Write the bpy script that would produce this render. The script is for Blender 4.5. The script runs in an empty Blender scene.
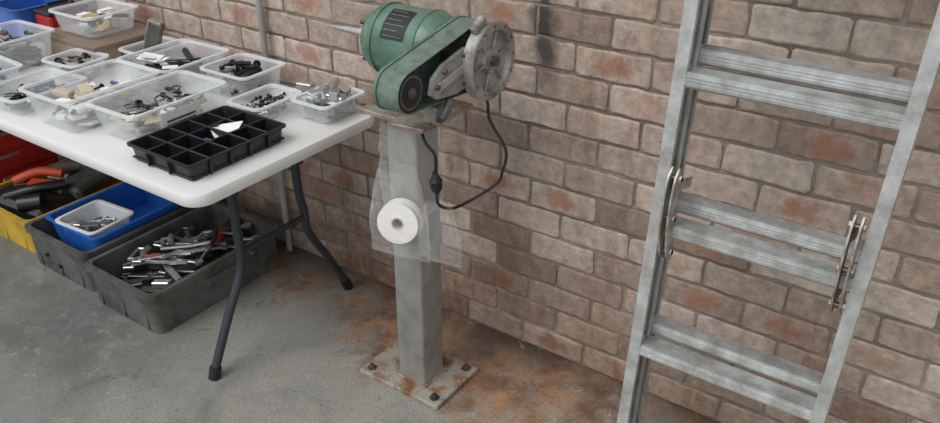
import bpy, bmesh, math, random
from mathutils import Vector, Matrix, Euler
R=random.Random(7)
col=bpy.context.scene.collection
PI=math.pi
# ------------------------------------------------------------------ materials
def mk(name,base=(.5,.5,.5),rough=.5,metal=0,alpha=1,var=0,vscale=8,dark=None,bump=0,bscale=60,spec=.5,coat=0,lo=.35,hi=.62):
    m=bpy.data.materials.new(name);m.use_nodes=True
    nt=m.node_tree;b=nt.nodes["Principled BSDF"]
    b.inputs["Base Color"].default_value=(*base,1);b.inputs["Roughness"].default_value=rough
    b.inputs["Metallic"].default_value=metal;b.inputs["Alpha"].default_value=alpha
    b.inputs["Specular IOR Level"].default_value=spec;b.inputs["Coat Weight"].default_value=coat
    tc=nt.nodes.new("ShaderNodeTexCoord")
    if var>0:
        n=nt.nodes.new("ShaderNodeTexNoise");n.inputs["Scale"].default_value=vscale;n.inputs["Detail"].default_value=7;n.inputs["Roughness"].default_value=.68
        nt.links.new(tc.outputs["Object"],n.inputs["Vector"])
        r=nt.nodes.new("ShaderNodeValToRGB")
        d=dark if dark else tuple(c*(1-var) for c in base)
        r.color_ramp.elements[0].position=lo;r.color_ramp.elements[1].position=hi
        r.color_ramp.elements[0].color=(*d,1);r.color_ramp.elements[1].color=(*base,1)
        nt.links.new(n.outputs["Fac"],r.inputs["Fac"]);nt.links.new(r.outputs["Color"],b.inputs["Base Color"])
    if bump>0:
        n=nt.nodes.new("ShaderNodeTexNoise");n.inputs["Scale"].default_value=bscale;n.inputs["Detail"].default_value=4
        nt.links.new(tc.outputs["Object"],n.inputs["Vector"])
        bp=nt.nodes.new("ShaderNodeBump");bp.inputs["Strength"].default_value=bump;bp.inputs["Distance"].default_value=.01
        nt.links.new(n.outputs["Fac"],bp.inputs["Height"]);nt.links.new(bp.outputs["Normal"],b.inputs["Normal"])
    return m
def film(name,colr,a0,a1,bscale):
    """thin crumpled polythene: mostly see-through, milky where it creases or turns edge-on"""
    m=bpy.data.materials.new(name);m.use_nodes=True;nt=m.node_tree;b=nt.nodes["Principled BSDF"]
    b.inputs["Base Color"].default_value=(*colr,1);b.inputs["Roughness"].default_value=.12;b.inputs["Specular IOR Level"].default_value=.9
    tc=nt.nodes.new("ShaderNodeTexCoord");n=nt.nodes.new("ShaderNodeTexNoise");n.noise_type='RIDGED_MULTIFRACTAL'
    n.inputs["Scale"].default_value=bscale;n.inputs["Detail"].default_value=3
    nt.links.new(tc.outputs["Object"],n.inputs["Vector"])
    bp=nt.nodes.new("ShaderNodeBump");bp.inputs["Strength"].default_value=.7;bp.inputs["Distance"].default_value=.008
    nt.links.new(n.outputs["Fac"],bp.inputs["Height"]);nt.links.new(bp.outputs["Normal"],b.inputs["Normal"])
    mr=nt.nodes.new("ShaderNodeMapRange")
    for i,v in zip((1,2,3,4),(.25,1.3,a0,a1)):mr.inputs[i].default_value=v
    nt.links.new(n.outputs["Fac"],mr.inputs[0])
    lw=nt.nodes.new("ShaderNodeLayerWeight");lw.inputs[0].default_value=.25
    ad=nt.nodes.new("ShaderNodeMath");ad.operation='MULTIPLY_ADD';ad.inputs[1].default_value=.35;ad.use_clamp=True
    nt.links.new(lw.outputs["Facing"],ad.inputs[0]);nt.links.new(mr.outputs[0],ad.inputs[2]);nt.links.new(ad.outputs[0],b.inputs["Alpha"])
    return m
MAT=dict(
 table=mk("table_plastic",(.76,.76,.75),.45,var=.05,vscale=3,bump=.08,bscale=300),
 leg=mk("leg_powdercoat",(.028,.032,.042),.35),
 clear=mk("clear_plastic",(.86,.9,.93),.1,alpha=.24),
 rim=mk("clear_rim",(.88,.91,.93),.2,alpha=.62),
 bag=film("bag_plastic",(.93,.93,.94),.05,.42,22),
 bagc=film("bag_clear",(.9,.92,.95),.04,.34,16),
 black=mk("black_plastic",(.012,.012,.014),.38),
 blackm=mk("black_part",(.02,.02,.022),.45,metal=.2),
 wheelg=mk("wheel_grey",(.11,.115,.115),.5,var=.3,vscale=40),
 dgrey=mk("dark_grey_plastic",(.125,.125,.118),.65,var=.65,vscale=9,dark=(.045,.042,.037)),
 steel=mk("steel",(.62,.63,.64),.33,metal=.8,var=.3,vscale=20),
 dsteel=mk("dark_steel",(.2,.19,.18),.45,metal=.8,var=.5,vscale=25),
 alu=mk("aluminium_worn",(.62,.64,.645),.42,metal=.45,var=.35,vscale=14,dark=(.36,.36,.335),bump=.05,bscale=120),
 aluc=mk("cast_aluminium",(.45,.45,.43),.5,metal=.45,var=.5,vscale=22,dark=(.22,.205,.18),bump=.25,bscale=90),
 plat=mk("top_mount_steel",(.40,.38,.34),.5,metal=.4,var=.5,vscale=20,dark=(.20,.12,.07)),
 hinge=mk("hinge_steel",(.5,.5,.47),.5,metal=.5,var=.5,vscale=30,dark=(.24,.16,.10)),
 green=mk("green_hammertone",(.12,.225,.165),.33,var=.3,vscale=16,dark=(.065,.13,.09),bump=.25,bscale=160,coat=.3),
 belt=mk("abrasive_belt",(.19,.25,.205),.85,var=.4,vscale=30,dark=(.10,.14,.11),bump=.4,bscale=500),
 post=mk("post_paint",(.315,.315,.295),.4,metal=.2,var=.4,vscale=6,dark=(.19,.18,.155),lo=.32,hi=.55),
 plate=mk("base_plate",(.37,.335,.28),.7,metal=.15,var=.6,vscale=16,dark=(.22,.10,.04),bump=.3,bscale=60,lo=.38,hi=.54),
 paper=mk("paper",(.88,.88,.86),.8),
 paperY=mk("kraft_parts",(.58,.45,.2),.8,var=.3,vscale=30),
 card=mk("cardboard",(.40,.30,.21),.85,var=.2,vscale=8),
 cardl=mk("card_lid",(.24,.18,.135),.8,var=.15,vscale=8),
 beigep=mk("beige_part",(.52,.45,.36),.7),
 blue=mk("blue_plastic",(.02,.13,.5),.4),
 blued=mk("blue_dark",(.03,.1,.3),.45),
 red=mk("red_paint",(.5,.025,.02),.4,var=.2),
 orange=mk("orange_plastic",(.6,.09,.025),.45),
 yellow=mk("yellow_plastic",(.62,.4,.04),.5,var=.4,vscale=10),
 rubber=mk("cable_rubber",(.012,.012,.012),.5),
 grey=mk("grey_pvc",(.36,.35,.33),.5,var=.3,vscale=6),
 roll=mk("white_roll",(.85,.83,.8),.7,var=.08),
 pink=mk("roll_core",(.62,.5,.45),.8),
 label=mk("name_plate",(.03,.035,.035),.35,metal=.3),
 ink=mk("ink",(.03,.03,.03),.8),
)
# ------------------------------------------------------------------ mesh builder
class M:
    def __init__(s,name,smooth=35):
        s.name=name;s.v=[];s.f=[];s.m=[];s.mats=[];s.smooth=smooth
    def mi(s,k):
        if k not in s.mats:s.mats.append(k)
        return s.mats.index(k)
    def raw(s,vs,fs,mat,mx=None):
        o=len(s.v);i=s.mi(mat)
        for p in vs:
            p=Vector(p);s.v.append(mx@p if mx else p)
        for f in fs:s.f.append([a+o for a in f]);s.m.append(i)
    def box(s,c,size,mat,rot=(0,0,0),bev=0,seg=1):
        bm=bmesh.new();bmesh.ops.create_cube(bm,size=1)
        for v in bm.verts:v.co=Vector((v.co.x*size[0],v.co.y*size[1],v.co.z*size[2]))
        if bev>0:
            bmesh.ops.bevel(bm,geom=bm.edges[:],offset=min(bev,min(size)*.45),segments=seg,affect='EDGES')
        bm.verts.index_update()
        mx=Matrix.Translation(c)@Euler(rot).to_matrix().to_4x4()
        s.raw([v.co.copy() for v in bm.verts],[[v.index for v in f.verts] for f in bm.faces],mat,mx);bm.free()
    def loft(s,rings,mat,cap0=True,cap1=True,mx=None,closed=False):
        n=len(rings[0]);vs=[p for r in rings for p in r];fs=[]
        K=len(rings)
        for k in range(K-1 if not closed else K):
            k2=(k+1)%K
            for i in range(n):
                j=(i+1)%n;fs.append([k*n+i,k*n+j,k2*n+j,k2*n+i])
        if not closed:
            if cap0:fs.append(list(range(n))[::-1])
            if cap1:fs.append([(K-1)*n+i for i in range(n)])
        s.raw(vs,fs,mat,mx)
    def lathe(s,prof,p0,axis,mat,seg=32,cap=True):
        a=Vector(axis).normalized();u=a.orthogonal().normalized();w=a.cross(u);p0=Vector(p0)
        rings=[[p0+a*h+(u*math.cos(2*PI*i/seg)+w*math.sin(2*PI*i/seg))*max(r,1e-5) for i in range(seg)] for h,r in prof]
        s.loft(rings,mat,cap,cap)
    def cyl(s,p0,p1,r,mat,seg=16,r1=None):
        p0=Vector(p0);p1=Vector(p1);s.lathe([(0,r),((p1-p0).length,r if r1 is None else r1)],p0,p1-p0,mat,seg)
    def tube(s,pts,r,mat,seg=10,closed=False,sub=0):
        pts=[Vector(p) for p in pts]
        if sub:
            q=[];n=len(pts)
            rng=n if closed else n-1
            for i in range(rng):
                a=pts[(i-1)%n] if (closed or i>0) else pts[0]
                b=pts[i];c=pts[(i+1)%n];d=pts[(i+2)%n] if (closed or i+2<n) else pts[-1]
                for k in range(sub):
                    t=k/sub
                    q.append(.5*((2*b)+(c-a)*t+(2*a-5*b+4*c-d)*t*t+(3*b-a-3*c+d)*t**3))
            if not closed:q.append(pts[-1])
            pts=q
        n=len(pts);rings=[];u=None
        for i in range(n):
            if closed:t=pts[(i+1)%n]-pts[i-1]
            else:t=pts[min(i+1,n-1)]-pts[max(i-1,0)]
            t.normalize()
            u=(t.orthogonal() if u is None else (u-t*u.dot(t))).normalized();w=t.cross(u)
            rings.append([pts[i]+(u*math.cos(2*PI*k/seg)+w*math.sin(2*PI*k/seg))*r for k in range(seg)])
        s.loft(rings,mat,closed=closed)
    def prism(s,poly,thick,mat,mx):
        s.loft([[Vector((x,y,0)) for x,y in poly],[Vector((x,y,thick)) for x,y in poly]],mat,mx=mx)
    def done(s,parent=None,loc=(0,0,0),rot=0):
        me=bpy.data.meshes.new(s.name);me.from_pydata([tuple(v) for v in s.v],[],s.f)
        for k in s.mats:me.materials.append(MAT[k] if isinstance(k,str) else k)
        me.polygons.foreach_set("material_index",s.m)
        bm=bmesh.new();bm.from_mesh(me);bmesh.ops.recalc_face_normals(bm,faces=bm.faces);bm.to_mesh(me);bm.free()
        me.polygons.foreach_set("use_smooth",[True]*len(me.polygons))
        try:me.set_sharp_from_angle(angle=math.radians(s.smooth))
        except Exception:pass
        me.update()
        o=bpy.data.objects.new(s.name,me);col.objects.link(o)
        o.location=loc;o.rotation_euler=(0,0,rot)
        if parent:o.parent=parent
        return o
def empty(name,loc=(0,0,0),rot=(0,0,0)):
    e=bpy.data.objects.new(name,None);col.objects.link(e);e.location=loc;e.rotation_euler=rot;e.empty_display_size=.1;return e
def rrect(w,d,r,z,seg=4,cx=0,cy=0):
    p=[]
    for (sx,sy,a0) in ((1,1,0),(-1,1,90),(-1,-1,180),(1,-1,270)):
        for k in range(seg+1):
            a=math.radians(a0+90*k/seg)
            p.append(Vector((cx+sx*(w/2-r)+r*math.cos(a),cy+sy*(d/2-r)+r*math.sin(a),z)))
    return p
# fix rrect winding so corners run continuously
def rrect(w,d,r,z,seg=4,cx=0,cy=0):
    p=[]
    for (sx,sy,a0) in ((1,1,0),(-1,1,90),(-1,-1,180),(1,-1,270)):
        for k in range(seg+1):
            a=math.radians(a0+90*k/seg)
            p.append(Vector((cx+sx*(w/2-r)+r*math.cos(a),cy+sy*(d/2-r)+r*math.sin(a),z)))
    return p
# ------------------------------------------------------------------ brick wall
WY=1.93
def brick_mat():
    m=bpy.data.materials.new("brick");m.use_nodes=True;nt=m.node_tree;N=nt.nodes;L=nt.links;b=N["Principled BSDF"]
    at=N.new("ShaderNodeAttribute");at.attribute_name="rnd"
    sp=N.new("ShaderNodeSeparateColor");L.new(at.outputs["Color"],sp.inputs[0])
    ramp=N.new("ShaderNodeValToRGB");cr=ramp.color_ramp
    cols=[(0,(.31,.235,.19)),(.2,(.42,.33,.275)),(.5,(.50,.40,.338)),(.78,(.56,.45,.385)),(1,(.64,.55,.48))]
    cr.elements[0].position=0;cr.elements[0].color=(*cols[0][1],1);cr.elements[1].position=1;cr.elements[1].color=(*cols[-1][1],1)
    for p,c in cols[1:-1]:
        e=cr.elements.new(p);e.color=(*c,1)
    L.new(sp.outputs[0],ramp.inputs[0])
    geo=N.new("ShaderNodeNewGeometry")
    n1=N.new("ShaderNodeTexNoise");n1.inputs["Scale"].default_value=28;n1.inputs["Detail"].default_value=8;n1.inputs["Roughness"].default_value=.7
    L.new(geo.outputs["Position"],n1.inputs["Vector"])
    mr=N.new("ShaderNodeMapRange");mr.inputs[1].default_value=.3;mr.inputs[2].default_value=.7;mr.inputs[3].default_value=.60;mr.inputs[4].default_value=1.2
    L.new(n1.outputs["Fac"],mr.inputs[0])
    mul=N.new("ShaderNodeMix");mul.data_type='RGBA';mul.blend_type='MULTIPLY';mul.inputs[0].default_value=1
    L.new(ramp.outputs[0],mul.inputs[6]);L.new(mr.outputs[0],mul.inputs[7])
    uv=N.new("ShaderNodeUVMap");uv.uv_map="UVMap"
    vm=N.new("ShaderNodeVectorMath");vm.operation='SUBTRACT';vm.inputs[1].default_value=(.5,.5,0);L.new(uv.outputs[0],vm.inputs[0])
    ln=N.new("ShaderNodeVectorMath");ln.operation='LENGTH';L.new(vm.outputs[0],ln.inputs[0])
    n2=N.new("ShaderNodeTexNoise");n2.inputs["Scale"].default_value=30;n2.inputs["Detail"].default_value=6;n2.inputs["Roughness"].default_value=.65;L.new(geo.outputs["Position"],n2.inputs["Vector"])
    ad=N.new("ShaderNodeMath");ad.operation='MULTIPLY_ADD';ad.inputs[1].default_value=.75;L.new(n2.outputs["Fac"],ad.inputs[0]);L.new(ln.outputs["Value"],ad.inputs[2])
    mp=N.new("ShaderNodeMapRange");mp.inputs[1].default_value=.72;mp.inputs[2].default_value=.52;mp.inputs[3].default_value=0;mp.inputs[4].default_value=.72;L.new(ad.outputs[0],mp.inputs[0])
    mm=N.new("ShaderNodeMath");mm.operation='MULTIPLY';L.new(mp.outputs[0],mm.inputs[0]);L.new(sp.outputs[1],mm.inputs[1])
    mx=N.new("ShaderNodeMix");mx.data_type='RGBA';L.new(mm.outputs[0],mx.inputs[0]);L.new(mul.outputs[2],mx.inputs[6]);mx.inputs[7].default_value=(.38,.175,.105,1)
    n3=N.new("ShaderNodeTexNoise");n3.inputs["Scale"].default_value=2.3;n3.inputs["Detail"].default_value=6;n3.inputs["Roughness"].default_value=.65;L.new(geo.outputs["Position"],n3.inputs["Vector"])
    gm=N.new("ShaderNodeMapRange");gm.inputs[1].default_value=.44;gm.inputs[2].default_value=.68;gm.inputs[3].default_value=.0;gm.inputs[4].default_value=.5;L.new(n3.outputs["Fac"],gm.inputs[0])
    vs_=N.new("ShaderNodeVectorMath");vs_.operation='MULTIPLY';vs_.inputs[1].default_value=(7,7,1.1);L.new(geo.outputs["Position"],vs_.inputs[0])
    n5=N.new("ShaderNodeTexNoise");n5.inputs["Scale"].default_value=1;n5.inputs["Detail"].default_value=7;n5.inputs["Roughness"].default_value=.7;L.new(vs_.outputs[0],n5.inputs["Vector"])
    g5=N.new("ShaderNodeMapRange");g5.inputs[1].default_value=.54;g5.inputs[2].default_value=.70;g5.inputs[3].default_value=0;g5.inputs[4].default_value=.5;L.new(n5.outputs["Fac"],g5.inputs[0])
    sx=N.new("ShaderNodeSeparateXYZ");L.new(geo.outputs["Position"],sx.inputs[0])
    lo=N.new("ShaderNodeMapRange");lo.inputs[1].default_value=.45;lo.inputs[2].default_value=0;lo.inputs[3].default_value=0;lo.inputs[4].default_value=.6;L.new(sx.outputs[2],lo.inputs[0])
    a1=N.new("ShaderNodeMath");a1.operation='ADD';L.new(gm.outputs[0],a1.inputs[0]);L.new(g5.outputs[0],a1.inputs[1])
    a2=N.new("ShaderNodeMath");a2.operation='ADD';a2.use_clamp=True;L.new(a1.outputs[0],a2.inputs[0]);L.new(lo.outputs[0],a2.inputs[1])
    g2=N.new("ShaderNodeMix");g2.data_type='RGBA';g2.blend_type='MULTIPLY';L.new(a2.outputs[0],g2.inputs[0]);L.new(mx.outputs[2],g2.inputs[6]);g2.inputs[7].default_value=(.46,.37,.30,1)
    sb=N.new("ShaderNodeMath");sb.operation='ADD';sb.inputs[1].default_value=1.09;L.new(sx.outputs[0],sb.inputs[0])
    n4=N.new("ShaderNodeTexNoise");n4.inputs["Scale"].default_value=9;n4.inputs["Detail"].default_value=6;n4.inputs["Roughness"].default_value=.65;L.new(geo.outputs["Position"],n4.inputs["Vector"])
    ab=N.new("ShaderNodeMath");ab.operation='ABSOLUTE';L.new(sb.outputs[0],ab.inputs[0])
    wv=N.new("ShaderNodeMath");wv.operation='MULTIPLY_ADD';wv.inputs[1].default_value=.11;L.new(n4.outputs["Fac"],wv.inputs[0]);L.new(ab.outputs[0],wv.inputs[2])
    ms=N.new("ShaderNodeMapRange");ms.inputs[1].default_value=.105;ms.inputs[2].default_value=.068;ms.inputs[3].default_value=0;ms.inputs[4].default_value=.9;L.new(wv.outputs[0],ms.inputs[0])
    mz=N.new("ShaderNodeMapRange");mz.inputs[1].default_value=.91;mz.inputs[2].default_value=1.0;L.new(sx.outputs[2],mz.inputs[0])
    mq=N.new("ShaderNodeMath");mq.operation='MULTIPLY';L.new(ms.outputs[0],mq.inputs[0]);L.new(mz.outputs[0],mq.inputs[1])
    g3=N.new("ShaderNodeMix");g3.data_type='RGBA';L.new(mq.outputs[0],g3.inputs[0]);L.new(g2.outputs[2],g3.inputs[6]);g3.inputs[7].default_value=(.05,.045,.045,1)
    L.new(g3.outputs[2],b.inputs["Base Color"]);b.inputs["Roughness"].default_value=.9;b.inputs["Specular IOR Level"].default_value=.2
    nb=N.new("ShaderNodeTexNoise");nb.inputs["Scale"].default_value=70;nb.inputs["Detail"].default_value=7;nb.inputs["Roughness"].default_value=.7;L.new(geo.outputs["Position"],nb.inputs["Vector"])
    bp=N.new("ShaderNodeBump");bp.inputs["Strength"].default_value=.75;bp.inputs["Distance"].default_value=.006;L.new(nb.outputs["Fac"],bp.inputs["Height"]);L.new(bp.outputs[0],b.inputs["Normal"])
    return m
def build_wall():
    bm=bmesh.new();uvl=bm.loops.layers.uv.new("UVMap");cl=bm.loops.layers.float_color.new("rnd")
    BL,BH,J=.226,.0885,.009
    x0,x1=-6.2,2.2;z1=2.75
    rows=int(z1/BH)+1
    for r in range(rows):
        z=r*BH
        off=(0 if r%2 else BL/2)+R.uniform(-.014,.014)
        x=x0-BL+off
        while x<x1:
            w=BL-J;h=BH-J
            cx=x+BL/2;cz=z+BH/2
            t=R.random();sp=1.0 if R.random()<.17 else (.45 if R.random()<.22 else 0)
            pr=R.uniform(.003,.008)
            c=.006
            pts=[(-w/2+c,-h/2),(-w/3,-h/2),(-w/6,-h/2),(0,-h/2),(w/6,-h/2),(w/3,-h/2),(w/2-c,-h/2),(w/2,-h/2+c),(w/2,0),(w/2,h/2-c),(w/2-c,h/2),(w/3,h/2),(w/6,h/2),(0,h/2),(-w/6,h/2),(-w/3,h/2),(-w/2+c,h/2),(-w/2,h/2-c),(-w/2,0),(-w/2,-h/2+c)]
            jit=[(R.uniform(-.0028,.0028),R.uniform(-.0028,.0028)) for _ in pts]
            o=[bm.verts.new((cx+a+j[0],WY+.004,cz+b_+j[1])) for (a,b_),j in zip(pts,jit)]
            mdl=[bm.verts.new((cx+a+j[0],WY-pr+.003,cz+b_+j[1])) for (a,b_),j in zip(pts,jit)]
            i_=[bm.verts.new((cx+(a+j[0])*(1-.008/w*1.4),WY-pr,cz+(b_+j[1])*(1-.008/h*1.2))) for (a,b_),j in zip(pts,jit)]
            n=len(pts);fs=[]
            for k in range(n):
                q=(k+1)%n
                fs.append(bm.faces.new((o[k],o[q],mdl[q],mdl[k])));fs.append(bm.faces.new((mdl[k],mdl[q],i_[q],i_[k])))
            fs.append(bm.faces.new(i_))
            for f in fs:
                f.smooth=False
                for l in f.loops:
                    l[cl]=(t,sp,0,1);l[uvl].uv=(.5+(l.vert.co.x-cx)/w*1.1,.5+(l.vert.co.z-cz)/h*.7)
            x+=BL
    y=WY
    vs=[bm.verts.new(p) for p in ((x0-.3,y,0),(x1+.3,y,0),(x1+.3,y,z1+.1),(x0-.3,y,z1+.1),(x0-.3,y+.11,0),(x1+.3,y+.11,0),(x1+.3,y+.11,z1+.1),(x0-.3,y+.11,z1+.1))]
    for q in ((0,1,2,3),(7,6,5,4),(0,4,5,1),(3,2,6,7),(0,3,7,4),(1,5,6,2)):
        f=bm.faces.new([vs[a] for a in q]);f.material_index=1
    bmesh.ops.recalc_face_normals(bm,faces=bm.faces)
    me=bpy.data.meshes.new("wall_back");bm.to_mesh(me);bm.free()
    me.materials.append(brick_mat())
    me.materials.append(mk("mortar",(.31,.255,.21),.95,var=.45,vscale=5,dark=(.17,.13,.10),bump=.8,bscale=60))
    o=bpy.data.objects.new("wall_back",me);col.objects.link(o)
build_wall()
# ------------------------------------------------------------------ floor
def floor_mat():
    m=bpy.data.materials.new("concrete");m.use_nodes=True;nt=m.node_tree;N=nt.nodes;L=nt.links;b=N["Principled BSDF"]
    geo=N.new("ShaderNodeNewGeometry");P=geo.outputs["Position"]
    def noise(sc,det=6,ro=.6,dist=0,src=None):
        n=N.new("ShaderNodeTexNoise");n.inputs["Scale"].default_value=sc;n.inputs["Detail"].default_value=det;n.inputs["Roughness"].default_value=ro;n.inputs["Distortion"].default_value=dist
        L.new(src or P,n.inputs["Vector"]);return n.outputs["Fac"]
    def mr(s,a,b_,c=0,d=1):
        n=N.new("ShaderNodeMapRange");n.interpolation_type='SMOOTHSTEP'
        for i,v in zip((1,2,3,4),(a,b_,c,d)):n.inputs[i].default_value=v
        L.new(s,n.inputs[0]);return n.outputs[0]
    def op(o,a,b_,cl=None):
        n=N.new("ShaderNodeMath");n.operation=o;n.use_clamp=(o=='ADD') if cl is None else cl
        for i,v in enumerate((a,b_)):
            if isinstance(v,(int,float)):n.inputs[i].default_value=v
            else:L.new(v,n.inputs[i])
        return n.outputs[0]
    def mix(f,a,b_,bt='MIX'):
        n=N.new("ShaderNodeMix");n.data_type='RGBA';n.blend_type=bt
        for i,v in zip((0,6,7),(f,a,b_)):
            if isinstance(v,tuple):n.inputs[i].default_value=(*v,1)
            elif isinstance(v,(int,float)):n.inputs[i].default_value=v
            else:L.new(v,n.inputs[i])
        return n.outputs[2]
    sx=N.new("ShaderNodeSeparateXYZ");L.new(P,sx.inputs[0]);X=sx.outputs[0];Y=sx.outputs[1]
    c=mix(mr(noise(2.2,8,.65),.35,.65),(.135,.143,.132),(.24,.25,.232))
    c=mix(mr(noise(6,9,.78,.5),.52,.66,0,.5),c,(.37,.37,.345))
    warm=op('MULTIPLY',mr(X,-2.45,-1.6),mr(noise(3.1,6,.6,.4),.25,.55))
    c=mix(op('MULTIPLY',warm,.72),c,(.43,.405,.36))
    dv=N.new("ShaderNodeVectorMath");dv.operation='DISTANCE';dv.inputs[1].default_value=(-1.22,1.68,0);L.new(P,dv.inputs[0])
    post=mr(dv.outputs["Value"],.70,.12,0,.46)
    near=mr(Y,1.36,1.86,0,.74)
    left=mr(X,-2.9,-2.1,0,1)
    s=op('ADD',op('MULTIPLY',near,left),post)
    s=op('ADD',s,mr(noise(2.9,9,.7,.6),.25,.75,-.42,.52),False)
    rust=mr(s,.42,.85)
    rc=mix(mr(noise(6,9,.75),.40,.62),(.17,.075,.035),(.43,.22,.10))
    c=mix(op('MULTIPLY',rust,mr(noise(11,9,.78,.5),.34,.58,.35,.92)),c,rc)
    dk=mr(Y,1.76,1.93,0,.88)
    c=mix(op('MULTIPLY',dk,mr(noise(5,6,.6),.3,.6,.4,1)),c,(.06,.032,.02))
    c=mix(mr(noise(4.2,10,.8,1.5),.58,.66,0,.6),c,(.10,.085,.068))
    c=mix(mr(noise(12,10,.88,1.2),.57,.63,0,.65),c,(.48,.475,.445))
    c=mix(mr(noise(34,8,.8),.56,.66,0,.6),c,(.085,.08,.07))
    c=mix(mr(noise(150,3,.7),.35,.7,.0,.45),c,(.08,.08,.074))
    L.new(c,b.inputs["Base Color"])
    L.new(mr(noise(6,5),.3,.7,.45,.85),b.inputs["Roughness"]);b.inputs["Specular IOR Level"].default_value=.35
    bp=N.new("ShaderNodeBump");bp.inputs["Strength"].default_value=.5;bp.inputs["Distance"].default_value=.004
    L.new(noise(90,8,.75),bp.inputs["Height"]);L.new(bp.outputs[0],b.inputs["Normal"])
    return m
fm=M("floor");MAT["conc"]=floor_mat();fm.box((-2,-1.5,-.05),(9,7.06,.1),"conc");fm.done()
# ------------------------------------------------------------------ conduit
c=M("wall_conduit_pipe")
c.cyl((-2.21,1.9,.0),(-2.21,1.9,2.7),.0125,"grey",12)
for z in (.35,1.25,2.1):
    c.lathe([(0,.0165),(.022,.0165)],(-2.21,1.9,z),(0,0,1),"grey",14);c.box((-2.21,1.916,z+.011),(.055,.005,.02),"grey")
c.done()
# ------------------------------------------------------------------ folding table
TZ=.74;TX1=-1.640;TX0=-4.1;TY0=1.115;TY1=1.86
t=M("folding_table")
W=TX1-TX0;D=TY1-TY0;cx=(TX0+TX1)/2;cy=(TY0+TY1)/2
rr=[]
for z,ins in ((TZ-.042,.012),(TZ-.038,.004),(TZ-.028,0),(TZ-.008,0),(TZ-.002,.003),(TZ,.009)):
    rr.append(rrect(W-2*ins,D-2*ins,.06-ins*.5,z,8,cx,cy))
t.loft(rr,"table")
for y in (TY0+.06,TY1-.06):
    t.box((cx,y,TZ-.056),(W-.3,.022,.03),"leg",bev=.003)
for X,sg in ((-1.83,-1),(-3.96,1)):
    t.cyl((X,TY0+.05,TZ-.058),(X,TY1-.05,TZ-.058),.013,"leg")
    ky=[(1.375,1.375,1.2),(1.64,1.655,1.832)]
    for top,knee,foot in ky:
        k=Vector((X,knee,.35));ft=Vector((X,foot,.012));tp=Vector((X,top,TZ-.06))
        t.tube([tp,Vector((X,top,.5)),k+Vector((0,0,.06)),k+Vector((0,(foot-knee)*.06,-.03)),k.lerp(ft,.5),ft],.0145,"leg",12,sub=6)
        dv=(ft-k).normalized();t.cyl(ft-dv*.03,ft+Vector((0,0,-.011)),.019,"black",12)
    t.cyl((X,1.375,.385),(X,1.65,.385),.011,"leg",10)
    t.box((X,1.375,.60),(.036,.036,.03),"leg",bev=.004);t.box((X,1.645,.60),(.036,.036,.03),"leg",bev=.004)
    t.cyl((X,1.375,.60),(X,1.645,.60),.010,"leg",10)
    t.tube([(X,1.5,.60),(X+sg*.1,1.5,.60),(X+sg*.58,1.5,TZ-.06)],.011,"leg",10)
    t.cyl((X+sg*.58,TY0+.06,TZ-.06),(X+sg*.58,TY1-.06,TZ-.06),.01,"leg",10)
t.done()
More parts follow.
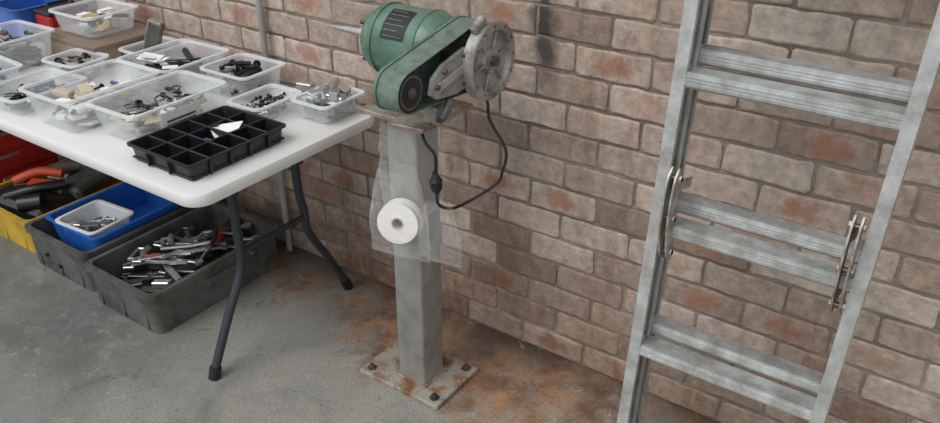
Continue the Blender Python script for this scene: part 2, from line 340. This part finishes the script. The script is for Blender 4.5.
# ------------------------------------------------------------------ small parts piles
def pile(o,w,d,z,n,kind,h=.03):
    for i in range(n):
        x=R.uniform(-w/2,w/2);y=R.uniform(-d/2,d/2);zz=z+R.uniform(.006,h);a=R.uniform(0,PI);tl=R.uniform(-.35,.35)
        if kind=="dark":
            L_=R.uniform(.035,.075)
            if R.random()<.5:o.box((x,y,zz),(L_,R.uniform(.012,.024),R.uniform(.006,.014)),R.choice(["blackm","black","blackm","dsteel"]),(tl,R.uniform(-.2,.2),a),.002)
            else:
                v=Vector((math.cos(a),math.sin(a),tl*.4))*L_*.5;p=Vector((x,y,zz));o.cyl(p-v,p+v,R.uniform(.005,.009),"blackm",10)
                o.cyl(p+v*.7,p+v*1.05,.013,"black",10)
        elif kind=="mix":
            L_=R.uniform(.03,.07);mt=R.choice(["steel","dsteel","blackm","steel","aluc"])
            if R.random()<.5:o.box((x,y,zz),(L_,R.uniform(.010,.02),R.uniform(.004,.01)),mt,(tl,R.uniform(-.2,.2),a),.0015)
            else:
                v=Vector((math.cos(a),math.sin(a),tl*.4))*L_*.5;p=Vector((x,y,zz));o.cyl(p-v,p+v,R.uniform(.003,.006),mt,10);o.cyl(p+v*.8,p+v*1.05,.009,mt,6)
        elif kind=="handle":
            L_=R.uniform(.10,.15);a=R.uniform(-.5,.5);v=Vector((math.cos(a),math.sin(a),tl*.5))*L_*.5;p=Vector((x*.5,y,zz));o.cyl(p-v,p+v*.6,.012,"black",12);o.cyl(p+v*.6,p+v,.006,"dsteel",8)
        elif kind=="hingep":
            o.box((x,y,zz),(R.uniform(.07,.11),.03,.012),R.choice(["dsteel","dsteel","aluc"]),(tl,tl*.4,a),.003);o.box((x,y,zz+.01),(.04,.022,.012),"dgrey",(tl,0,a+.3),.003)
        elif kind=="screw":
            L_=R.uniform(.02,.04);v=Vector((math.cos(a),math.sin(a),tl))*L_*.5;p=Vector((x,y,zz));mt=R.choice(["blackm","blackm","dsteel","steel"]);o.cyl(p-v,p+v,.0028,mt,6);o.cyl(p+v*.85,p+v*1.1,.0065,mt,8)
        elif kind=="block":
            o.box((x,y,zz+.01),(R.uniform(.06,.085),R.uniform(.026,.034),R.uniform(.02,.03)),R.choice(["steel","aluc","steel"]),(tl*.9,tl*.9,R.choice((a,.3,.5))),.003)
        elif kind=="slip":
            o.box((x,y,zz+.006),(R.uniform(.03,.06),R.uniform(.02,.035),.0015),"paper",(tl*.6,tl*.4,a))
        elif kind=="beige":
            o.box((x,y,zz),(R.uniform(.03,.07),R.uniform(.03,.05),R.uniform(.008,.02)),R.choice(["paperY","beigep","paper","beigep"]),(tl*.5,tl*.5,a),.004)
        elif kind=="blue":
            o.box((x,y,zz),(R.uniform(.02,.05),R.uniform(.012,.02),.012),"blued",(tl,0,a),.003)
        elif kind=="ring":
            p=Vector((x,y,zz));rd=R.uniform(.012,.02)
            o.tube([p+Vector((math.cos(q*PI/5)*rd,math.sin(q*PI/5)*rd,math.sin(q*PI/5)*rd*tl)) for q in range(10)],.003,"dsteel",6,closed=True)
def tub(cx,cy,w,d,h,rot=0,z=TZ+.001,cont=(),name="plastic_container",mat="clear",rim="rim",label=False,taper=.86,rlip=.008):
    o=M(name);r=min(.025,w*.15)
    bw,bd=w*taper,d*taper
    o.loft([rrect(bw-.02,bd-.02,r*.6,0),rrect(bw,bd,r*.8,.006),rrect(w-.006,d-.006,r,h-.006)],mat,True,False)
    o.loft([rrect(w-.006,d-.006,r,h-.006),rrect(w+rlip*2,d+rlip*2,r*1.1,h-.006),rrect(w+rlip*2,d+rlip*2,r*1.1,h),rrect(w-.008,d-.008,r,h),rrect(w-.01,d-.01,r,h-.008)],rim,False,False)
    o.loft([rrect(w-.01,d-.01,r,h-.008),rrect(bw-.006,bd-.006,r*.8,.009),rrect(bw-.03,bd-.03,r*.6,.005)],mat,False,True)
    if label:
        ta=math.atan2((w-bw)/2,h);o.box((w/2*(1+taper)/2+.002,-d*.02,h*.5),(.0012,d*.42,h*.55),"paper",(0,-0+ta,0))
        for k in range(3):o.box((w/2*(1+taper)/2+.0032+(.0),-d*.02,h*(.35+.13*k)),(.0012,d*.3,h*.05),"ink",(0,ta,0))
    ob=o.done(loc=(cx,cy,z),rot=rot)
    for i,(kind,n,hh) in enumerate(cont):
        p=M("parts_%s_%d"%(kind,i+1));pile(p,bw*.72,bd*.78,.004,n,kind,hh);p.done(parent=ob)
    return ob
tub(-3.08,1.43,.24,.26,.12,.05,cont=[("hingep",30,.10),("mix",12,.10)])
tub(-2.86,1.225,.20,.19,.09,-.05,cont=[("dark",24,.07),("mix",10,.07),("slip",1,.075)])
tub(-2.635,1.275,.20,.26,.06,.06,cont=[("screw",34,.035),("blue",6,.045),("dark",14,.04),("mix",10,.045),("slip",2,.045)])
tub(-2.37,1.325,.23,.34,.115,.02,cont=[("beige",44,.08),("slip",5,.095),("blue",3,.08),("dark",5,.09),("mix",6,.09)])
tub(-2.41,1.665,.25,.28,.10,.04,cont=[("handle",12,.075),("dark",20,.065),("slip",4,.095),("beige",4,.05),("mix",8,.07)])
tub(-2.75,1.50,.17,.15,.07,.1,cont=[("dark",16,.055),("mix",10,.055),("beige",2,.05)])
tub(-2.125,1.39,.215,.35,.105,.03,cont=[("beige",40,.055),("ring",20,.07),("mix",20,.065),("slip",3,.06),("dark",5,.065)],label=True)
tub(-2.145,1.74,.21,.19,.09,.03,cont=[("dark",42,.09),("mix",8,.09)])
tub(-1.925,1.63,.135,.19,.06,.02,cont=[("screw",64,.04)])
J=tub(-1.76,1.745,.145,.18,.065,.0,cont=[("block",24,.075),("screw",10,.03)])
h=M("metal_bracket_blocks")
for k_,(x,y,a) in enumerate(((-1.90,1.795,.1),(-1.945,1.81,.3),(-1.915,1.80,.2))):
    h.box((x,y,TZ+.016+(.029 if k_==2 else 0)),(.06,.03,.028),"steel",(0,0,a),.003)
h.done()
s_=tub(-2.64,1.745,.15,.19,.07,.02,cont=[("mix",14,.05),("slip",2,.05)])
g=M("metal_case");g.box((0,0,.085),(.05,.035,.17),"aluc",(.0,.35,.5),.004);g.box((.01,-.002,.09),(.051,.028,.14),"dsteel",(.0,.35,.5),.002)
g.done(parent=s_)
cb=M("cardboard_box")
cb.box((-2.92,1.715,TZ+.036),(.34,.28,.07),"card",bev=.003);cb.box((-2.92,1.715,TZ+.078),(.36,.29,.018),"cardl",bev=.003)
cbo=cb.done()
SG={'a':((0,1),(1,1)),'b':((1,1),(1,.5)),'c':((1,.5),(1,0)),'d':((0,0),(1,0)),'e':((0,0),(0,.5)),'f':((0,.5),(0,1)),'g':((0,.5),(1,.5))}
dg=M("written_number");yy=1.66
for ch,ss in (("1","bc"),("6","afgedc"),("7","abc"),("2","abged")):
    for q in ss:
        (a,b_),(c_,d_)=SG[q];w_,h_=.02,.034
        dg.tube([(-2.7495,yy+a*w_,TZ+.018+b_*h_),(-2.7495,yy+c_*w_,TZ+.018+d_*h_)],.0018,"ink",6)
    yy+=.032
dg.done(parent=cbo)
tub(-2.93,1.715,.24,.22,.085,.03,z=TZ+.089,cont=[("slip",8,.06),("beige",6,.05),("dark",6,.05)])
bb=tub(-3.36,1.70,.2,.24,.14,.0,mat="blue",rim="blued",name="blue_parts_bin",cont=[("slip",4,.1)])
rb=M("red_parts_case");rb.box((-3.19,1.73,TZ+.061),(.11,.17,.12),"red",bev=.008);rb.box((-3.19,1.73,TZ+.128),(.115,.175,.014),"black",bev=.004);rb.tube([(-3.19,1.67,TZ+.133),(-3.19,1.68,TZ+.158),(-3.19,1.78,TZ+.158),(-3.19,1.79,TZ+.133)],.005,"black",8);rb.done()
tub(-3.42,1.33,.3,.26,.12,.0,cont=[("dark",24,.08)])
pp=M("folded_paper_note");pp.box((0,0,0),(.075,.055,.0015),"paper",(.12,.1,.4));pp.box((0,-.01,.006),(.05,.05,.0015),"paper",(-.1,.2,.9))
pp.done(loc=(-2.45,1.60,TZ+.10))
# ------------------------------------------------------------------ black compartment tray
tr=M("compartment_tray");w,d,hh=.27,.35,.052
tr.loft([rrect(w*.92,d*.94,.012,0),rrect(w-.01,d-.01,.014,hh-.006),rrect(w+.008,d+.008,.016,hh-.006),rrect(w+.008,d+.008,.016,hh),rrect(w-.008,d-.008,.012,hh),rrect(w*.9,d*.92,.01,.006)],"black")
nx,ny=3,5
for i in range(1,nx):tr.box((-w/2+w*i/nx,0,hh*.5+.002),(.007,d*.97,hh*.94),"black",bev=.002)
for j in range(1,ny):tr.box((0,-d/2+d*j/ny,hh*.5+.002),(w*.96,.007,hh*.94),"black",bev=.002)
for i in range(nx):
    for j in range(ny):
        tr.box((-w/2+w*(i+.5)/nx,-d/2+d*(j+.5)/ny,.009),(w/nx*.86,d/ny*.86,.006),"black",bev=.002)
for i in range(1,nx):tr.box((-w/2+w*i/nx,-d/2+.001,hh*.45),(.008,.012,hh*.8),"black",(.12,0,0),.003)
for j in range(1,ny):tr.box((w/2-.003,-d/2+d*j/ny,hh*.45),(.012,.008,hh*.8),"black",(0,.12,0),.003)
tro=tr.done(loc=(-1.85,1.345,TZ+.001))
cp=M("tray_contents")
def cell(i,j):return (-w/2+w*(i+.5)/nx,-d/2+d*(j+.5)/ny)
x,y=cell(1,3);cp.box((x,y,.045),(.08,.055,.002),"paper",(.15,-.2,.5));cp.box((x-.01,y-.02,.035),(.05,.05,.002),"paper",(.3,.2,1.2))
x,y=cell(1,2);cp.box((x,y,.025),(.04,.02,.015),"blued",(0,.2,.4),.004)
for i,j in ((0,1),(1,1),(2,3),(0,3)):
    x,y=cell(i,j)
    for k in range(3):cp.box((x+R.uniform(-.02,.02),y+R.uniform(-.015,.015),.018),(.025,.008,.006),R.choice(["dsteel","blackm"]),(0,0,R.uniform(0,3)),.001)
cp.done(parent=tro)
# ------------------------------------------------------------------ crates under the table
def crate(x0,x1,y0,y1,h,mat,name,rimw=.014,ribs=True):
    o=M(name);w=x1-x0;d=y1-y0;tp=.95
    rim=[rrect(w*tp,d*tp,.03,0),rrect(w-.02,d-.02,.03,h-.022),rrect(w,d,.032,h-.022),rrect(w,d,.032,h),rrect(w-2*rimw-.008,d-2*rimw-.008,.028,h),rrect(w*tp-.02,d*tp-.02,.025,.008)]
    o.loft(rim,mat)
    if ribs:
        for k in range(5):
            y=-d/2+d*(k+.5)/5
            o.box((w/2-.014,y,h*.45),(.008,.008,h*.8),mat,(0,.06,0),.002)
        for k in range(3):
            x=-w/2+w*(k+.5)/3
            o.box((x,-d/2+.014,h*.45),(.008,.008,h*.8),mat,(-.06,0,0),.002)
        o.box((w/2-.006,0,h*.62),(.008,.13,.028),mat,bev=.003)
    return o.done(loc=((x0+x1)/2,(y0+y1)/2,0.001))
c3=crate(-2.535,-2.145,1.225,1.82,.165,"dgrey","storage_crate")
k=M("hand_tools")
def spanner(p,L_,a,mat="steel",tilt=0,s=1):
    v=Vector((math.cos(a)*math.cos(tilt),math.sin(a)*math.cos(tilt),math.sin(tilt)));p=Vector(p);q=p+v*L_
    mid=(p+q)/2;k.box(mid,(L_,.014*s,.006*s),mat,(0,-tilt,a),.002)
    k.lathe([(0,.008*s),(0,.015*s),(.009*s,.015*s),(.009*s,.008*s),(0,.008*s)],q-Vector((0,0,.004)),(0,0,1),mat,12,cap=False)
    n=Vector((-math.sin(a),math.cos(a),0))
    for sgn in (-1,1):k.box(p-v*.008+n*sgn*.011*s,(.03*s,.008*s,.008*s),mat,(0,-tilt,a+sgn*.3),.002)
def clamp(p,L_,a,mat="steel"):
    ca,sa=math.cos(a),math.sin(a);P=lambda u,v_,z=0:Vector((p[0]+ca*u-sa*v_,p[1]+sa*u+ca*v_,p[2]+z))
    k.tube([P(L_*.15,.07),P(0,.07),P(0,0),P(L_*.5,-.01),P(L_,0)],.008,mat,8)
    k.tube([P(L_*.6,0,.012),P(L_*.75,.05,.015),P(L_*1.02,.06,.01)],.007,mat,8)
    k.cyl(P(L_*.15,.085),P(L_*.15,.04),.012,mat,10)
for i in range(15):
    spanner((R.uniform(-.15,.0),R.uniform(-.22,.12),R.uniform(.06,.15)),R.uniform(.14,.24),R.uniform(.2,1.3),R.choice(["steel","steel","dsteel"]),R.uniform(-.08,.08),R.uniform(.9,1.4))
clamp((-.12,-.16,.14),.22,.5);clamp((-.06,-.06,.155),.2,.9);clamp((-.1,.02,.15),.22,.4,"dsteel")
for i in range(26):
    x,y=R.uniform(-.12,.12),R.uniform(-.23,.23);a=R.uniform(0,3)
    k.box((x,y,R.uniform(.03,.11)),(R.uniform(.06,.12),R.uniform(.02,.04),R.uniform(.015,.03)),R.choice(["dsteel","blackm","dgrey","steel"]),(R.uniform(-.3,.3),R.uniform(-.3,.3),a),.004)
for i in range(1):
    a=.7+i*.12;v=Vector((math.cos(a),math.sin(a),0.03))*.11;p=Vector((-.08,-.12+i*.028,.145));k.cyl(p,p+v*.6,.007,"red",10);k.cyl(p+v*.6,p+v*1.5,.006,"steel",8)
k.lathe([(0,.03),(.0,.045),(.02,.045),(.02,.03),(0,.03)],(.04,.16,.13),(.2,.1,1),"dsteel",20,cap=False)
k.box((.0,.2,.13),(.05,.14,.05),"blackm",(.1,.1,.5),.012);k.box((.04,.12,.155),(.03,.09,.02),"red",(0,.1,.6),.006)
k.tube([(.07,-.02,.1),(.08,.06,.17),(.03,.12,.18),(-.02,.1,.12)],.009,"black",8,sub=5)
k.done(parent=c3)
c2=crate(-2.97,-2.565,1.25,1.82,.17,"dgrey","storage_crate.001")
b2=tub(.02,.01,.31,.45,.13,0.0,z=.07,mat="blue",rim="blue",name="blue_bin",taper=.92,rlip=.01);b2.parent=c2
w2=tub(.03,-.115,.21,.19,.07,.08,z=.135,cont=[("screw",16,.03),("block",4,.03),("mix",8,.03)],name="parts_tray",mat="rim",rim="roll");w2.parent=c2
d2=M("loose_parts");pile(d2,.32,.2,.02,20,"dark",.06)
d2.done(parent=c2,loc=(0,-.17,0))
c1=crate(-3.43,-3.0,1.28,1.82,.15,"yellow","yellow_tote")
k=M("power_tools")
k.box((0,-.12,.1),(.3,.2,.12),"blackm",(0,.1,.2),.02);k.box((.0,-.06,.17),(.13,.05,.05),"orange",(.1,.1,.6),.015,2)
k.tube([(-.12,-.12,.18),(-.06,-.04,.21),(.02,.02,.20)],.02,"orange",12,sub=6)
k.tube([(-.05,-.2,.16),(.04,-.12,.19),(.1,-.02,.19)],.022,"black",12,sub=6)
k.tube([(-.14,.05,.16),(0,.13,.19),(.1,.2,.16)],.026,"dgrey",12,sub=6)
k.box((.08,.08,.15),(.12,.2,.07),"dgrey",(.1,.1,.2),.015)
k.box((-.1,.12,.12),(.14,.18,.1),"dsteel",(.1,0,.3),.02);k.cyl((.06,-.2,.16),(.13,-.14,.17),.035,"black",16)
for i in range(10):k.box((R.uniform(-.12,.12),R.uniform(-.2,.2),R.uniform(.1,.16)),(.12,.04,.03),R.choice(["dsteel","black","dgrey"]),(R.uniform(-.3,.3),0,R.uniform(0,3)),.006)
k.done(parent=c1)
rt=M("red_toolbox");rt.box((-3.68,1.5,.2),(.36,.44,.398),"red",bev=.01,seg=2);rt.box((-3.68,1.5,.41),(.37,.45,.03),"red",bev=.006)
for z in (.1,.2,.3):rt.box((-3.495,1.5,z),(.012,.4,.085),"red",bev=.003);rt.box((-3.487,1.5,z+.03),(.012,.1,.012),"steel",bev=.003)
rt.done()
# ------------------------------------------------------------------ post + bench grinder
PX,PY=-1.29,1.585
st=empty("bench_grinder_pedestal")
p=M("base_plate");bc=(-1.31,1.598)
p.box((bc[0],bc[1],.009),(.31,.225,.017),"plate",bev=.003)
for sx in (-1,1):
    for sy in (-1,1):
        q=(bc[0]+sx*.125,bc[1]+sy*.085,.0175);p.lathe([(0,.016),(.003,.016),(.003,.010),(.012,.010)],q,(0,0,1),"dsteel",6);p.cyl((q[0],q[1],.028),(q[0],q[1],.036),.005,"dsteel",8)
p.done(parent=st)
p=M("post");p.loft([rrect(.102,.102,.008,z,3,PX,PY) for z in (.0176,.3,.6,.915)],"post")
p.tube([(PX-.052,PY-.052,.02),(PX+.052,PY-.052,.02),(PX+.052,PY+.052,.02),(PX-.052,PY+.052,.02)],.006,"plate",6,closed=True)
p.done(parent=st)
p=M("top_plate");p.box((-1.275,1.585,.9225),(.23,.2,.013),"plat",bev=.002);p.box((-1.20,1.50,.935),(.10,.13,.012),"plat",(0,0,.1),.002)
for x in (-1.38,-1.28):
    for y in (1.575,1.69-.012):p.cyl((x,y,.93),(x,y,.978),.006,"dsteel",6)
p.done(parent=st)
gr=empty("bench_grinder")
MY,MZ=1.64,1.075
p=M("motor")
p.box((-1.32,1.63,.949),(.17,.13,.036),"green",bev=.012,seg=2)
mr_=[(0,.03),(0,.055),(.008,.075),(.03,.090),(.05,.095),(.052,.099),(.06,.099),(.06,.0955),(.19,.0955),(.19,.099),(.198,.099),(.2,.096),(.235,.088),(.255,.07),(.262,.045),(.262,.03)]
p.lathe(mr_,(-1.450,MY,MZ),(1,0,0),"green",48)
p.lathe([(0,.004),(.01,.0065),(.09,.012),(.12,.014),(.125,.02),(.135,.02),(.135,.028),(.17,.032)],(-1.618,MY,MZ),(1,0,0),"steel",20)
p.box((-1.32,MY,.985),(.13,.1,.05),"green",bev=.014,seg=2)
for a in range(4):
    an=PI/4+a*PI/2;p.cyl((-1.455,MY+.07*math.cos(an),MZ+.07*math.sin(an)),(-1.42,MY+.07*math.cos(an),MZ+.07*math.sin(an)),.007,"dsteel",6)
an0,an1=math.radians(105),math.radians(160)
def arc(r,x):return [Vector((x,MY+r*math.cos(an0+(an1-an0)*i/10),MZ+r*math.sin(an0+(an1-an0)*i/10))) for i in range(11)]
o1=arc(.0972,-1.36);o2=arc(.0972,-1.285)
p.raw(o1+o2,[[i,i+1,12+i,11+i] for i in range(10)],"label")
for r_ in range(6):
    a_=math.radians(110+r_*9);yv,zv=math.cos(a_),math.sin(a_)
    p.tube([(-1.354,MY+.0973*yv,MZ+.0973*zv),(-1.31+(r_%2)*.015,MY+.0973*yv,MZ+.0973*zv)],.0006,"aluc",5)
p.box((-1.33,MY-.075,.99),(.07,.05,.045),"black",bev=.008);p.box((-1.33,MY-.103,.99),(.022,.008,.026),"red",bev=.003)
p.done(parent=gr)
DW=(1.64,1.082,.084);CW=(1.365,1.066,.048)
def belt_loop(off=0):
    (y1,z1,r1),(y2,z2,r2)=DW,CW;r1+=off;r2+=off
    d_=math.hypot(y1-y2,z1-z2);base=math.atan2(z2-z1,y2-y1);be=math.acos((r1-r2)/d_)
    pts=[]
    for i in range(25):
        a=base+be+(2*PI-2*be)*i/24;pts.append((y1+r1*math.cos(a),z1+r1*math.sin(a)))
    for i in range(17):
        a=base-be+(2*be)*i/16;pts.append((y2+r2*math.cos(a),z2+r2*math.sin(a)))
    return pts
p=M("abrasive_belt");xa,xb=-1.172,-1.110
lo_,li_=belt_loop(.002),belt_loop(0)
p.loft([[Vector((xa,y,z)) for y,z in lo_],[Vector((xb,y,z)) for y,z in lo_],[Vector((xb,y,z)) for y,z in li_],[Vector((xa,y,z)) for y,z in li_]],"belt",closed=True)
p.done(parent=gr)
p=M("wheels")
p.lathe([(0,.01),(0,.047),(.054,.047),(.055,.040)],(-1.166,CW[0],CW[1]),(1,0,0),"black",36)
p.lathe([(.045,.040),(.055,.040),(.0555,.036),(.050,.034),(.050,.027),(.0535,.025),(.0535,.019),(.048,.017),(.048,.013),(.058,.012),(.058,.006)],(-1.166,CW[0],CW[1]),(1,0,0),"wheelg",36)
p.lathe([(.05,.009),(.062,.009)],(-1.166,CW[0],CW[1]),(1,0,0),"dsteel",6)
p.lathe([(0,.02),(0,.082),(.052,.082),(.052,.03)],(-1.166,DW[0],DW[1]),(1,0,0),"dsteel",36)
p.lathe([(-.01,.022),(.05,.022)],(-1.2,MY,MZ),(1,0,0),"steel",16)
p.done(parent=gr)
p=M("belt_arm")
mx=Matrix(((0,0,1,-1.108),(1,0,0,0),(0,1,0,0),(0,0,0,1)))
p.prism([(1.42,1.045),(1.43,1.082),(1.47,1.105),(1.56,1.125),(1.60,1.09),(1.60,1.03),(1.52,1.02),(1.44,1.03)],.012,"aluc",mx)
p.box((-1.093,1.505,1.07),(.006,.12,.022),"steel",(.2,0,0),.002)
for y,z in ((1.44,1.06),(1.47,1.09),(1.55,1.11),(1.55,1.04)):p.cyl((-1.098,y,z),(-1.088,y,z),.007,"dsteel",6)
mx2=Matrix(((0,0,1,-1.183),(1,0,0,0),(0,1,0,0),(0,0,0,1)))
bl=belt_loop(.004)
p.prism(bl,.009,"green",mx2)
p.tube([(-1.1,1.5,1.01),(-1.1,1.47,.975),(-1.14,1.5,.95)],.010,"dsteel",8,sub=4)
p.box((-1.15,1.51,.967),(.05,.06,.05),"aluc",(.2,0,0),.006)
p.done(parent=gr)
p=M("wheel_cover");c0=(-1.095,MY,MZ)
p.lathe([(0,.06),(0,.1),(.026,.1),(.03,.096),(.03,.078),(.016,.074),(.014,.034),(.022,.03),(.022,.012),(.03,.010),(.03,.004)],c0,(1,0,0),"aluc",48)
for i in range(6):
    a=2*PI*i/6+.2;u=Vector((0,math.cos(a),math.sin(a)))
    p.box(Vector((c0[0]+.016,MY,MZ))+u*.055,(.012,.046,.007),"aluc",(a,0,0),.002)
for i in range(12):
    a=2*PI*i/12;u=Vector((0,math.cos(a),math.sin(a)));q=Vector((c0[0]+.028,MY,MZ))+u*.087;p.cyl(q,q+Vector((.0035,0,0)),.0035,"dsteel",8)
p.lathe([(0,.014),(.014,.014)],(c0[0]+.024,MY,MZ),(1,0,0),"dsteel",6)
p.box((c0[0]+.01,MY-.045,MZ+.1),(.02,.05,.02),"aluc",(.5,0,0),.004)
p.done(parent=gr)
cb=M("power_cable")
cb.tube([(-1.15,1.66,.985),(-1.115,1.68,.95),(-1.104,1.68,.896),(-1.052,1.68,.823),(-1.055,1.67,.76),(-1.068,1.66,.725),(-1.12,1.6,.68),(-1.125,1.53,.69),(-1.12,1.47,.73),(-1.125,1.47,.765)],.0042,"rubber",8,sub=8)
cb.tube([(-1.20,1.50,.928),(-1.15,1.46,.90),(-1.125,1.465,.87),(-1.125,1.468,.825)],.0042,"rubber",8,sub=8)
cb.lathe([(0,.010),(.012,.016),(.035,.017),(.042,.011),(.06,.006)],(-1.125,1.47,.765),(0,-.1,1),"rubber",16)
cb.done(parent=gr)
# ------------------------------------------------------------------ plastic bags
from mathutils import noise as mn
bg=empty("hanging_plastic_bags")
def bag(name,loop,zs,mat,amp=.012,seed=0):
    p=M(name,80);n=72;K=72;rings=[]
    for k in range(K+1):
        s=k/K;z=zs[0]+(zs[1]-zs[0])*s;r=[]
        for i in range(n):
            a=2*PI*i/n;x,y,dz=loop(a,s)
            nz=mn.noise_vector(Vector((x*14,y*14,z*5+seed)))*amp
            q=Vector((x*30+z*22,y*30,z*14-x*18+seed));rg=abs(mn.noise(q));rg2=abs(mn.noise(q*2.3))
            out=Vector((math.cos(a)*.3,math.sin(a),0))*((.35-rg)*amp*1.3+(.3-rg2)*amp*.8)
            r.append(Vector((x,y,z+dz))+nz+out)
        rings.append(r)
    p.loft(rings,mat,False,True);return p.done(parent=bg)
def wrap(a,s):
    e=.060+.006*math.sin(s*3.1)
    c_,s__=math.cos(a),math.sin(a);k_=1/max(abs(c_),abs(s__))**.8
    return PX+c_*k_*e+.0,PY-.006+s__*k_*e,0
bag("wrap_bag",wrap,(.885,.62),"bag",.009,3)
def pouch(cx,cy,w0,w1,th,ang):
    def f(a,s):
        w=w0+(w1-w0)*min(1,s*1.6);t_=th*math.sin(min(1,s*1.1+.08)*PI)**.6*1+.004
        if s>.96:t_*=.5
        u=math.copysign(abs(math.cos(a))**.6,math.cos(a))*w/2;v_=math.sin(a)*t_/1
        return cx+u*math.cos(ang)-v_*math.sin(ang),cy+u*math.sin(ang)+v_*math.cos(ang),-.012*math.cos(a)*s
    return f
bag("roll_bag",pouch(-1.25,1.466,.09,.172,.05,.25),(.80,.53),"bag",.010,11)
bag("clear_bag",pouch(-1.145,1.50,.07,.12,.016,.35),(.72,.53),"bagc",.008,23)
p=M("tape_rolls")
ax=Vector((.35,-.93,.15)).normalized()
for off,rr_ in ((0,.060),(.024,.058)):
    c0=Vector((-1.262,1.482,.63))+ax*(off-.02)
    p.lathe([(0,.018),(0,rr_),(.02,rr_),(.02,.018),(0,.018)],c0,ax,"roll",36,cap=False)
    p.lathe([(-.001,.015),(-.001,.0185),(.021,.0185),(.021,.015),(-.001,.015)],c0,ax,"pink",24,cap=False)
p.done(parent=bg)
# ------------------------------------------------------------------ ladder (two closed sections)
lad=empty("aluminium_ladder",(0,1.52,0),(-math.radians(2.6),0,0))
def section(name,y0,dep,xl,xr,xl1,xr1,z0,z1,rungs,tw,w=.028):
    p=M(name)
    def X(a,b_,z):return a+(b_-a)*z/2.4
    for side,(xa_,xb_) in enumerate(((xl,xl1),(xr,xr1))):
        sg=1 if side==0 else -1
        def prof(z):
            x=X(xa_,xb_,z);t_=.003
            pts=[(0,0),(w,0),(w,.012),(w-.004,.012),(w-.004,t_+.002),(t_,t_+.002),(t_,dep-t_-.002),(w-.004,dep-t_-.002),(w-.004,dep-.012),(w,dep-.012),(w,dep),(0,dep)]
            return [Vector((x+sg*(u-.028),y0+v_,z)) for u,v_ in pts]
        p.loft([prof(z0),prof(z1)],"alu")
        p.box((X(xa_,xb_,z0)-sg*.014,y0+dep/2,z0),(.034,dep+.004,.05),"black",bev=.004)
    for z in rungs:
        a=X(xl,xl1,z)-.022;b_=X(xr,xr1,z)+.022
        L_=b_-a;cx_=(a+b_)/2
        pr=[(.002,0),(.002,-.026),(.010,-.033),(tw-.010,-.033),(tw-.002,-.026),(tw-.002,0)]
        p.loft([[Vector((x_,y0+(dep-tw)/2+u,z+v_)) for u,v_ in pr] for x_ in (a,b_)],"alu")
        nr=9
        for i in range(nr):
            yy=y0+(dep-tw)/2+.004+(tw-.008)*i/(nr-1);p.box((cx_,yy,z+.0015),(L_,.0028,.004),"alu")
        for i in range(3):p.box((cx_,y0+(dep-tw)/2+.0012,z-.006-i*.007),(L_,.003,.003),"alu")
        for x_ in (a+.014,b_-.014):
            p.box((x_,y0+dep/2,z-.016),(.004,dep*.8,.05),"alu",bev=.001)
    return p.done(parent=lad)
section("front_section",0.0,.056,-.574,-.170,-.528,-.108,.03,2.4,(.13,.475,.815,1.165,1.52,1.87,2.22),.055)
section("rear_section",.064,.05,-.570,-.174,-.524,-.112,.03,2.35,(.15,.505,.85,1.20,1.55,1.9,2.25),.049,w=.02)
p=M("hinge_plates")
def plate(x,flip):
    out=[];inn=[]
    for i in range(15):
        t_=i/14;z=.960-.235*t_;b_=math.sin(t_*PI)*.014-.020*t_*t_
        hw=.021*min(1,math.sqrt(max(0.02,1-abs(2*t_-1)**8)))
        out.append((-.006-b_*1.0-hw,z));inn.append((-.006-b_+hw,z))
    poly=out+inn[::-1]
    for dx,mt in ((0,"hinge"),(.016*flip,"hinge")):
        mx=Matrix(((0,0,1,x+dx),(1,0,0,0),(0,1,0,0),(0,0,0,1)));p.prism(poly,.004,mt,mx)
    xa_,xb_=min(x,x+.016*flip)-.006,max(x,x+.016*flip)+.010
    for y,z in ((-.006,.935),(-.012,.84),(.004,.75)):
        p.cyl((xa_,y,z),(xb_,y,z),.0065,"dsteel",12)
        for q in (xa_,xb_-.005):p.lathe([(0,.009),(.005,.009)],(q,y,z),(1,0,0),"hinge",6)
    p.box((x+.01*flip,.05,.90),(.004,.12,.026),"hinge",(-.25,0,0),.004)
    p.box((x+.01*flip,.05,.775),(.004,.10,.022),"hinge",(.1,0,0),.004)
plate(-.550,1);plate(-.160,-1)
p.done(parent=lad)
# ------------------------------------------------------------------ lights, world, camera
w=bpy.data.worlds.new("world");bpy.context.scene.world=w;w.use_nodes=True
w.node_tree.nodes["Background"].inputs[0].default_value=(.95,.98,1,1);w.node_tree.nodes["Background"].inputs[1].default_value=.76
l=bpy.data.lights.new("daylight","SUN");l.energy=1.7;l.angle=math.radians(40);l.color=(1,.99,.975)
o=bpy.data.objects.new("daylight",l);col.objects.link(o);o.location=(-1,-2,4)
o.rotation_euler=Vector((.25,1,-1.25)).to_track_quat('-Z','Y').to_euler()
cd=bpy.data.cameras.new("camera");cd.lens=815/940*36;c=bpy.data.objects.new("camera",cd);col.objects.link(c)
c.location=(0,0,1.72);c.rotation_euler=(PI/2-math.radians(28.7),0,math.radians(34.8))
bpy.context.scene.camera=c
bpy.context.scene.view_settings.view_transform='Standard'
